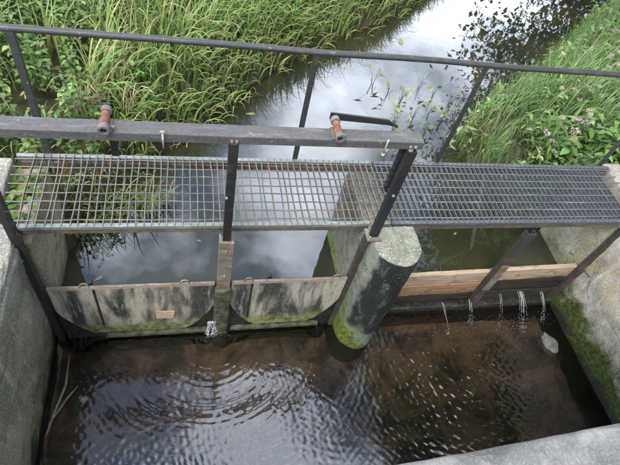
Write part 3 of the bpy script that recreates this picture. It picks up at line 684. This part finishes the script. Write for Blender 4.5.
# dead straw in the left bank
R, d = land_points(70, -2.6, 6.0, .95, 6.5, -1, -.05, 1.3)
rs, k = tufted(R, .06, 6); rs[:, 2] = terrain_z(rs[:, 0], rs[:, 1])
rs2 = []
for px, py in ((85, 108), (78, 112), (95, 104), (128, 108), (84, 100)):
    p = unproj(px, py, -.3); rs2.append(np.column_stack([rng.normal(p.x, .05, 20), rng.normal(p.y, .05, 20), rng.uniform(-.45, -.25, 20)]))
rs2 = np.concatenate(rs2); rs = np.concatenate([rs, rs2]); n = len(rs)
V1 = blades(rs, rng.uniform(.12, .4, n), rng.uniform(.006, .014, n), rng.uniform(.7, 1.5, n), rng.uniform(0, 6.28, n), rng.uniform(0, .7, n), palette(n, [(.36, .28, .16), (.27, .20, .11), (.42, .35, .24)], [3, 2, 2]), 5)
o = mesh_obj('dead_grass', *V1[:2], M['leaf'], None, True, V1[2]); tag(o, 'straw coloured dead grass lying among the green reeds', 'dead grass', kind='stuff')

def leaf_shape(L, W, fold=.25, curl=.3, nseg=5, kind='ovate'):
    """one leaf along +x, 2 strips of quads, folded at the midrib"""
    T = np.linspace(0, 1, nseg+1); pr = {'ovate': np.sin(np.pi*T**.75)**.8, 'lance': np.sin(np.pi*T**.6)**.9}[kind]; pr[-1] = 0.02; pr[0] = .06
    x = L*T; z = -curl*L*T**2; w = W/2*pr
    V = np.concatenate([np.stack([x, w, z+fold*w], 1), np.stack([x, 0*x, z], 1), np.stack([x, -w, z+fold*w], 1)])
    m = nseg+1; i = np.arange(nseg)
    Fq = np.concatenate([np.stack([i, i+m, i+m+1, i+1], 1), np.stack([i+m, i+2*m, i+2*m+1, i+m+1], 1)])
    return V, Fq
def scatter_leaf(shape, pos, az, pitch, scale, cols, roll=None):
    V0, F0 = shape; n = len(pos); V = V0[None]*np.asarray(scale)[:, None, None]
    if roll is not None:
        cr_, sr_ = np.cos(roll)[:, None], np.sin(roll)[:, None]; V = np.stack([V[..., 0], V[..., 1]*cr_-V[..., 2]*sr_, V[..., 1]*sr_+V[..., 2]*cr_], -1)
    cp, sp = np.cos(pitch)[:, None], np.sin(pitch)[:, None]; ca, sa = np.cos(az)[:, None], np.sin(az)[:, None]
    X = V[..., 0]*cp-V[..., 2]*sp; Z = V[..., 0]*sp+V[..., 2]*cp; Y = V[..., 1]
    V = np.stack([X*ca-Y*sa, X*sa+Y*ca, Z], -1)+pos[:, None]
    Fq = (F0[None]+(np.arange(n)*len(V0))[:, None, None]).reshape(-1, 4)
    C = np.repeat(np.column_stack([cols, np.ones(n)]), len(V0), 0); return V.reshape(-1, 3), Fq, C
# leafy weeds in the back left corner
R, d = land_points(900, -4.2, 2.6, .9, 7.0, -1, .15, 4.0, lambda X, Y, d: .07+veg_zone(X, Y))
parts = []; OV = leaf_shape(1, .62, .25, .3); LN = leaf_shape(1, .3, .25, .35, 6, 'lance')
st = blades(R, rng.uniform(.3, .7, len(R)), .008, rng.uniform(0, .35, len(R)), rng.uniform(0, 6.28, len(R)), .2, palette(len(R), [(.10, .13, .04)], [1])); parts.append(st)
SV = st[0].reshape(len(R), 7, 2, 3).mean(2)
for lv in range(2, 7):
    for sgn in range(4):
        pos = SV[:, lv]+rng.normal(0, .012, (len(R), 3)); a = sgn*1.57+lv*.78+rng.normal(0, .35, len(R))
        parts.append(scatter_leaf(OV, pos, a, rng.normal(-.05, .3, len(R)), rng.uniform(.03, .075, len(R)), palette(len(R), [(.13, .22, .055), (.19, .28, .085), (.08, .14, .034), (.25, .29, .10)], [4, 3, 3, 1])))
V1 = join(parts); o = mesh_obj('undergrowth', *V1[:2], M['leaf'], None, True, V1[2]); tag(o, 'broad leaved weeds crowding the back left of the bank', 'undergrowth', kind='stuff')
# low greens on the left ledge under the grating
n = 90; pos = np.column_stack([rng.uniform(-1.29, -1.12, n), rng.uniform(.03, .6, n), rng.uniform(-.13, -.06, n)])
V1 = scatter_leaf(OV, pos, rng.uniform(0, 6.28, n), rng.uniform(-.1, .6, n), rng.uniform(.04, .085, n), palette(n, [(.13, .21, .05), (.19, .26, .07)], [1, 1]))
o = mesh_obj('ledge_weeds', *V1[:2], M['leaf'], None, True, V1[2]); tag(o, 'low pale green weeds on the left ledge under the grating', 'weeds', kind='stuff')
# grass growing in the water under the left end of the walkway
n = 420; X = rng.uniform(-1.05, .05, n); Y = .55+rng.beta(2, 1.2, n)*.6; kk = X < -1.05+.95*(Y-.4)/.75; X, Y = X[kk], Y[kk]; n = len(X)
V1 = blades(np.column_stack([X, Y, np.full(n, ZU-.02)]), rng.uniform(.16, .42, n), rng.uniform(.009, .018, n), rng.uniform(.3, 1.1, n), rng.normal(-.6, 1.2, n), rng.uniform(.4, 1.4, n), palette(n, GRN, [4, 4, 4, 2, 1.5, 1]), 6)
o = mesh_obj('water_grass', *V1[:2], M['leaf'], None, True, V1[2]); tag(o, 'loose green grass trailing in the water under the walkway', 'grass', kind='stuff')
# right bank grass (finer) and a yellow-green tussock
R, d = land_points(1500, 2.8, 10.5, .85, 8.0, 1, -.04, 2.6, lambda X, Y, d: np.exp(-d/1.8))
rr_, k = tufted(R, .045, 8); rr_[:, 2] = terrain_z(rr_[:, 0], rr_[:, 1])-.01; dd = d[k]; n = len(rr_)
hh = np.clip(rng.normal(.46, .15, n), .16, .8)*(1+.35*fbm(rr_*np.array([1, 1, 0]), 1.3, 2, 91))*np.clip(.6+dd*.7, .6, 1.1)
V1 = blades(rr_, hh, rng.uniform(.007, .020, n), rng.uniform(.05, 1.0, n), rng.uniform(0, 6.28, len(R))[k]+rng.normal(0, .8, n), np.abs(rng.normal(1.15, .55, n)), palette(n, [(.16, .27, .085), (.21, .32, .11), (.12, .21, .06), (.31, .34, .16), (.06, .11, .03)], [4, 4, 2.5, 2.5, 1]), 6, .5)
o = mesh_obj('bank_grass', *V1[:2], M['leaf'], None, True, V1[2]); tag(o, 'soft green grass covering the right bank', 'grass', kind='stuff')
tp = unproj(492, 140, -.8); n = 900; rr_ = np.column_stack([rng.normal(tp.x, .17, n), rng.normal(tp.y-.05, .13, n), np.full(n, ZU)])
V1 = blades(rr_, rng.uniform(.2, .48, n), rng.uniform(.004, .008, n), rng.uniform(.1, .9, n), rng.uniform(0, 6.28, n), rng.uniform(.3, 1.2, n), palette(n, [(.17, .19, .05), (.22, .23, .07), (.13, .16, .04)], [3, 2, 2]), 6)
o = mesh_obj('tussock', *V1[:2], M['leaf'], None, True, V1[2]); tag(o, 'fine yellow green grass tussock at the right water edge behind the walkway', 'tussock')
# broad leaves near the right wall
R, d = land_points(60, 3.9, 5.4, .8, 1.7, 1, .08, 1.4); parts = []
st = blades(R, rng.uniform(.22, .5, len(R)), .008, rng.uniform(0, .4, len(R)), rng.uniform(0, 6.28, len(R)), .2, palette(len(R), [(.10, .12, .04)], [1])); parts.append(st)
SV = st[0].reshape(len(R), 7, 2, 3).mean(2)
for lv in range(1, 7):
    for sgn in range(3):
        parts.append(scatter_leaf(OV, SV[:, lv]+rng.normal(0, .012, (len(R), 3)), sgn*2.1+lv*.8+rng.normal(0, .35, len(R)), rng.normal(.0, .3, len(R)), rng.uniform(.06, .14, len(R)), palette(len(R), [(.14, .25, .07), (.19, .31, .09), (.09, .16, .04), (.28, .28, .09)], [4, 3, 2, .6])))
V1 = join(parts); o = mesh_obj('bank_weeds', *V1[:2], M['leaf'], None, True, V1[2]); tag(o, 'broad leaved weeds on the right bank behind the right wall', 'weeds', kind='stuff')

# loose leafy weeds mixed through the right bank grass
R, d = land_points(240, 3.4, 9.5, .9, 7.0, 1, .05, 2.2); parts = []
st = blades(R, rng.uniform(.3, .62, len(R)), .007, rng.uniform(0, .5, len(R)), rng.uniform(0, 6.28, len(R)), .3, palette(len(R), [(.14, .18, .06)], [1])); parts.append(st)
SV = st[0].reshape(len(R), 7, 2, 3).mean(2)
for lv in range(2, 7):
    for sgn in range(4):
        parts.append(scatter_leaf(LN if sgn % 2 else OV, SV[:, lv]+rng.normal(0, .014, (len(R), 3)), sgn*1.57+lv*.8+rng.normal(0, .4, len(R)), rng.normal(.05, .35, len(R)), rng.uniform(.05, .10, len(R)), palette(len(R), [(.19, .30, .10), (.25, .35, .14), (.13, .21, .06), (.32, .34, .15)], [4, 3, 2, 1])))
V1 = join(parts); o = mesh_obj('leafy_weeds', *V1[:2], M['leaf'], None, True, V1[2]); tag(o, 'light green leafy weeds mixed through the right bank grass', 'weeds', kind='stuff')

# flowering plants: stem, leaves, pink heads
def flower_proto(seed):
    global rng
    rg = np.random.default_rng(seed); e = empty('flowering_plant'); H_ = rg.uniform(.55, .7)
    m = MB(); tips = []
    m.tube([(0, 0, -.05), (.01, .01, H_*.5), (.02, -.01, H_)], [.006, .005, .003], 5); tips.append((.02, -.01, H_))
    for b in range(3):
        a = rg.uniform(0, 6.28); z0 = H_*rg.uniform(.55, .8); L = rg.uniform(.08, .16); q = (L*math.cos(a), L*math.sin(a), z0+L*.9)
        m.tube([(.01, 0, z0), (q[0]*.5, q[1]*.5, z0+L*.35), q], [.004, .003, .002], 5); tips.append(q)
    m.build('stem', M['gstem'], e, True)
    n = 26; zz = np.linspace(.1, H_*.92, n); pos = np.column_stack([rg.normal(.005, .006, n), rg.normal(0, .006, n), zz])
    cols = np.array([(.10, .18, .045), (.14, .22, .06), (.08, .14, .03)])[rg.integers(0, 3, n)]
    V1 = scatter_leaf(LN, pos, np.arange(n)*1.57+rg.normal(0, .3, n), rg.normal(.1, .3, n), rg.uniform(.10, .17, n), cols)
    mesh_obj('foliage', V1[0], V1[1], M['leaf'], e, True, V1[2])
    for tp_ in tips:
        k = 44; u = rg.normal(0, 1, (k, 3)); u[:, 2] = np.abs(u[:, 2])*.7; u /= np.linalg.norm(u, axis=1, keepdims=True)
        pos = np.array(tp_)+u*np.array([.04, .04, .026])*rg.uniform(.5, 1, (k, 1))
        V1 = scatter_leaf(leaf_shape(1, .7, .3, .1, 2), pos, rg.uniform(0, 6.28, k), rg.uniform(.1, 1.3, k), rg.uniform(.009, .016, k), np.array([(.50, .36, .36), (.56, .45, .43), (.42, .29, .30)])[rg.integers(0, 3, k)])
        mesh_obj('flower_head', V1[0], V1[1], M['petal'], e, True, V1[2])
    return e, H_
def copy_tree(o, parent=None):
    c = o.copy(); COL.objects.link(c); c.parent = parent
    for ch in o.children: copy_tree(ch, c)
    return c
protos = [flower_proto(s) for s in (1, 2, 3)]; used = [False]*3
fpx = [(569, 96), (594, 94), (585, 121), (558, 127), (614, 70), (575, 137), (569, 146), (549, 148), (604, 52), (613, 36)]
FL = ['pink flowering plant just below the handrail, left of a similar one', 'pink flowering plant just below the handrail, near the right edge',
      'tall pink flowering plant in the middle of the right bank group', 'pink flowering plant at the grass edge, left of the middle one',
      'pink flowering plant just above the handrail at the right edge', 'pink flowering plant close behind the grating, right of two others',
      'pink flowering plant close behind the grating, between two others', 'leftmost pink flowering plant, close behind the grating', 'pink flowering plant far up the right bank, above the handrail', 'pink flowering plant farthest up the right bank near the top edge']
for i, (px, py) in enumerate(fpx):
    k = i % 3; e, H_ = protos[k]; z = -.02 if i < 5 or i > 7 else -.25
    p = unproj(px, py, z); g = float(terrain_z(np.array([p.x]), np.array([p.y]))[0])
    o = e if not used[k] else copy_tree(e); used[k] = True
    o.location = (p.x, p.y, g-.01); s = max(.85, min(1.45, 1.2*(z-g)/H_)); o.scale = (s, s, s); o.rotation_euler = (0, 0, i*1.3)
    tag(o, FL[i], 'flower', 'pink flowering plants on the right bank')

# arrow-leaved water plants standing in the pond
def arrow_leaf(L):
    V = [(0, 0, 0), (L*.62, 0, -.02*L), (-.38*L, .26*L, .05*L), (-.05*L, .20*L, .06*L), (-.38*L, -.26*L, .05*L), (-.05*L, -.20*L, .06*L), (.25*L, .13*L, .04*L), (.25*L, -.13*L, .04*L)]
    F = [(0, 3, 2), (0, 6, 3), (0, 1, 6), (0, 4, 5), (0, 5, 7), (0, 7, 1)]; return np.array(V), F
def water_plant(seed):
    rg = np.random.default_rng(seed); e = empty('water_plant'); m = MB(); lv = []
    for k in range(rg.integers(3, 6)):
        a = rg.uniform(0, 6.28); L = rg.uniform(.18, .42); q = (L*.45*math.cos(a), L*.45*math.sin(a), L)
        m.tube([(0, 0, -.08), (q[0]*.3, q[1]*.3, L*.55), q], [.0035, .003, .002], 5); lv.append((q, a))
    for k in range(2):                                  # broken dark stems
        a = rg.uniform(0, 6.28); L = rg.uniform(.12, .26); q = (L*.5*math.cos(a), L*.5*math.sin(a), L)
        m.tube([(0.01, 0, -.08), q, (q[0]*1.5+.02, q[1]*1.5, L*.55)], [.004, .004, .003], 5)
    m.build('stem', M['gstem'] if seed % 2 else M['stem'], e, True)
    for q, a in lv:
        V, Fc = arrow_leaf(rg.uniform(.12, .21)); c, s = math.cos(a), math.sin(a); pt = rg.uniform(-.7, .5)
        X = V[:, 0]*math.cos(pt)-V[:, 2]*math.sin(pt); Z = V[:, 0]*math.sin(pt)+V[:, 2]*math.cos(pt)
        V = np.stack([X*c-V[:, 1]*s, X*s+V[:, 1]*c, Z], 1)+np.array(q)
        col = np.array([(.17, .26, .10), (.25, .33, .15), (.33, .33, .13), (.13, .20, .08)])[rg.integers(0, 4)]
        mesh_obj('leaf', V, Fc, M['leaf'], e, False, np.column_stack([np.repeat(col[None], len(V), 0), np.ones(len(V))]))
    return e
wp = [water_plant(s) for s in (11, 12, 13, 14)]; wu = [False]*4
wpx = [(372, 78), (388, 88), (400, 96), (418, 82), (432, 92), (412, 112), (392, 126), (402, 140), (424, 128), (440, 118), (455, 110), (462, 128), (450, 142), (438, 150), (470, 150), (480, 118), (472, 95), (405, 152), (428, 108), (448, 98), (385, 148), (460, 152), (478, 135), (497, 152), (515, 152)]
wpx += [(430+9*(i % 9)+random.uniform(-4, 4), 102+11*(i//9)+random.uniform(-5, 5)) for i in range(45) if 9*(i % 9)*1.0 > -40+22*(i//9)-60 and (i*7) % 3]
for i, (px, py) in enumerate(wpx):
    if i > 24 and px < 500-.9*(py-60)*.55: continue
    k = i % 4; e = wp[k]; p = unproj(px, py+6, ZU); o = e if not wu[k] else copy_tree(e); wu[k] = True
    s = .5+.4*random.random(); o.location = (p.x, p.y, ZU); o.scale = (s, s, s); o.rotation_euler = (0, 0, i*2.4)
    tag(o, 'arrow leaved water plant with dark stems standing in the pond', 'water plant', 'arrow leaved plants in the pond')
wps = [o for o in bpy.data.objects if o.name.startswith('water_plant') and o.parent is None]
for o in wps: o['label'] = 'arrow leaved water plant with dark stems standing in the pond'
for f_, l_ in ((lambda o: o.location.x, 'leftmost arrow leaved water plant, alone in open water'), (lambda o: -o.location.x, 'rightmost arrow leaved water plant, close to the right bank'),
               (lambda o: -o.location.y, 'farthest arrow leaved water plant, beyond all the others'), (lambda o: o.location.y, 'nearest arrow leaved water plant, right behind the grating')):
    o = min([q for q in wps if q['label'].startswith('arrow')], key=f_); o['label'] = l_
# floating scraps
def floating(px, py, L, col, label, i):
    p = unproj(px, py, ZU); V0, F0 = leaf_shape(L, L*.4, .05, 0.0, 5, 'lance'); V = V0.copy(); V[:, 2] += .004
    o = mesh_obj('floating_leaf', V, F0, M['leaf'], None, True, np.column_stack([np.repeat(np.array([col]), len(V), 0), np.ones(len(V))]))
    o.location = (p.x, p.y, ZU); o.rotation_euler = (0, 0, i*1.9); tag(o, label, 'leaf')
floating(184, 233, .13, (.35, .28, .16), 'straw coloured leaf floating in the left bay beside the walkway edge', 1)
floating(103, 276, .09, (.3, .3, .24), 'pale scrap floating near the left gate', 2)
floating(197, 240, .05, (.3, .3, .2), 'tiny pale scrap floating left of the middle post', 3)
floating(401, 45, .22, (.30, .33, .10), 'yellowish leaf floating far up the pond beyond the handrail', 4)
floating(255, 114, .12, (.24, .3, .1), 'green leaf floating at the edge of the left reeds', 5)
floating(395, 108, .14, (.34, .36, .12), 'yellow green leaf floating among the water plants', 6)
floating(454, 235, .06, (.3, .3, .22), 'tiny pale scrap floating in the right bay', 7)
n = 60; p = unproj(102, 248, ZU); pos = np.column_stack([rng.normal(p.x, .05, n), rng.normal(p.y, .10, n), np.full(n, ZU+.003)])
V1 = scatter_leaf(leaf_shape(1, .8, .05, 0, 3), pos, rng.uniform(0, 6.28, n), np.zeros(n), rng.uniform(.015, .04, n), palette(n, [(.20, .24, .22), (.28, .30, .26)], [1, 1]))
o = mesh_obj('floating_weed', *V1[:2], M['leaf'], None, True, V1[2]); tag(o, 'grey green scum of small floating leaves by the left wall', 'floating weed', kind='stuff')
# yellow flowered weed hanging behind the boards
pw_ = empty('trailing_weed', (3.15, .62, -.12)); tag(pw_, 'trailing weed with small yellow flowers hanging under the walkway behind the boards', 'weed')
m = MB()
for k in range(6): m.tube([(0, 0, 0), (.06*k-.1, -.05, -.1), (.07*k-.16, -.12, -.28-.05*(k % 3))], [.004, .003, .002], 5)
m.build('stem', M['gstem'], pw_, True)
n = 40; pos = np.column_stack([rng.uniform(-.16, .25, n), rng.uniform(-.14, 0, n), rng.uniform(-.36, 0, n)])
V1 = scatter_leaf(LN, pos, rng.uniform(0, 6.28, n), rng.uniform(-.8, .4, n), rng.uniform(.05, .1, n), palette(n, [(.15, .22, .05), (.10, .16, .04)], [1, 1])); mesh_obj('foliage', *V1[:2], M['leaf'], pw_, True, V1[2])
for q in ((-.17, -.1, -.12), (.16, -.12, -.2), (.02, -.12, -.32)):
    k = 14; V1 = scatter_leaf(leaf_shape(1, .6, .2, .1, 3), np.array([q]*k), rng.uniform(0, 6.28, k), rng.uniform(-.2, .9, k), rng.uniform(.015, .025, k), palette(k, [(.5, .36, .03)], [1])); mesh_obj('flower_head', *V1[:2], M['petal'], pw_, True, V1[2])

# ------------------------------------------------------------------ trees on the right bank (seen mirrored in the pond)
def tree(x, y, H_, cr_, seed, label, nl=7000, zb=.30):
    rg = np.random.default_rng(seed); e = empty('tree', (x, y, -.25)); tag(e, label, 'tree', 'trees on the right bank')
    m = MB(); m.tube([(0, 0, -.3), (.05, .02, H_*.3), (.12, -.08, H_*.6), (.1, 0, H_*.9)], [.22, .17, .11, .03], 10); ends = []
    for k in range(34):
        a = k*2.4+rg.normal(0, .3); z0 = H_*(zb+(.9-zb)*(k/34)); L = cr_*rg.uniform(.5, 1.0)*(1.1-.6*k/34)
        q = (L*math.cos(a), L*math.sin(a), z0+L*rg.uniform(.1, .6)); mdl = (q[0]*.5, q[1]*.5, z0+L*.25)
        m.tube([(.08, 0, z0), mdl, q], [.06, .04, .012], 6); ends += [q, mdl]
    m.build('trunk', M['bark'], e, True)
    ends = np.array(ends+[(.1, 0, H_*.95), (.1, .1, H_*.85)]); per = rg.integers(0, len(ends), nl)
    pos = ends[per]+rg.normal(0, 1, (nl, 3))*np.array([.46, .46, .36])*(cr_/2.6)
    col = np.array([(.05, .09, .02), (.07, .12, .03), (.035, .065, .015)])[rg.integers(0, 3, nl)]
    V1 = scatter_leaf((np.array([(0, 0, 0), (.45, .28, .05), (1, 0, -.1), (.45, -.28, .05)]), np.array([[0, 1, 2, 3]])), pos, rg.uniform(0, 6.28, nl), rg.normal(-.3, .6, nl), rg.uniform(.13, .25, nl), col)
    mesh_obj('crown', V1[0], V1[1], M['leaf'], e, True, V1[2])
tree(13.2, 10.4, 13.0, 3.9, 1, 'leafy tree farthest up the right bank', 48000, .03)
tree(12.6, 6.6, 13.0, 4.0, 2, 'leafy tree standing on the right bank level with the pond', 40000, .06)
tree(8.4, 2.4, 13.0, 3.6, 3, 'leafy tree on the right bank nearest the right wall', 34000, .22)
tree(9.6, -3.0, 10.0, 3.2, 4, 'leafy tree on the right bank downstream of the right wall', 18000, .15)
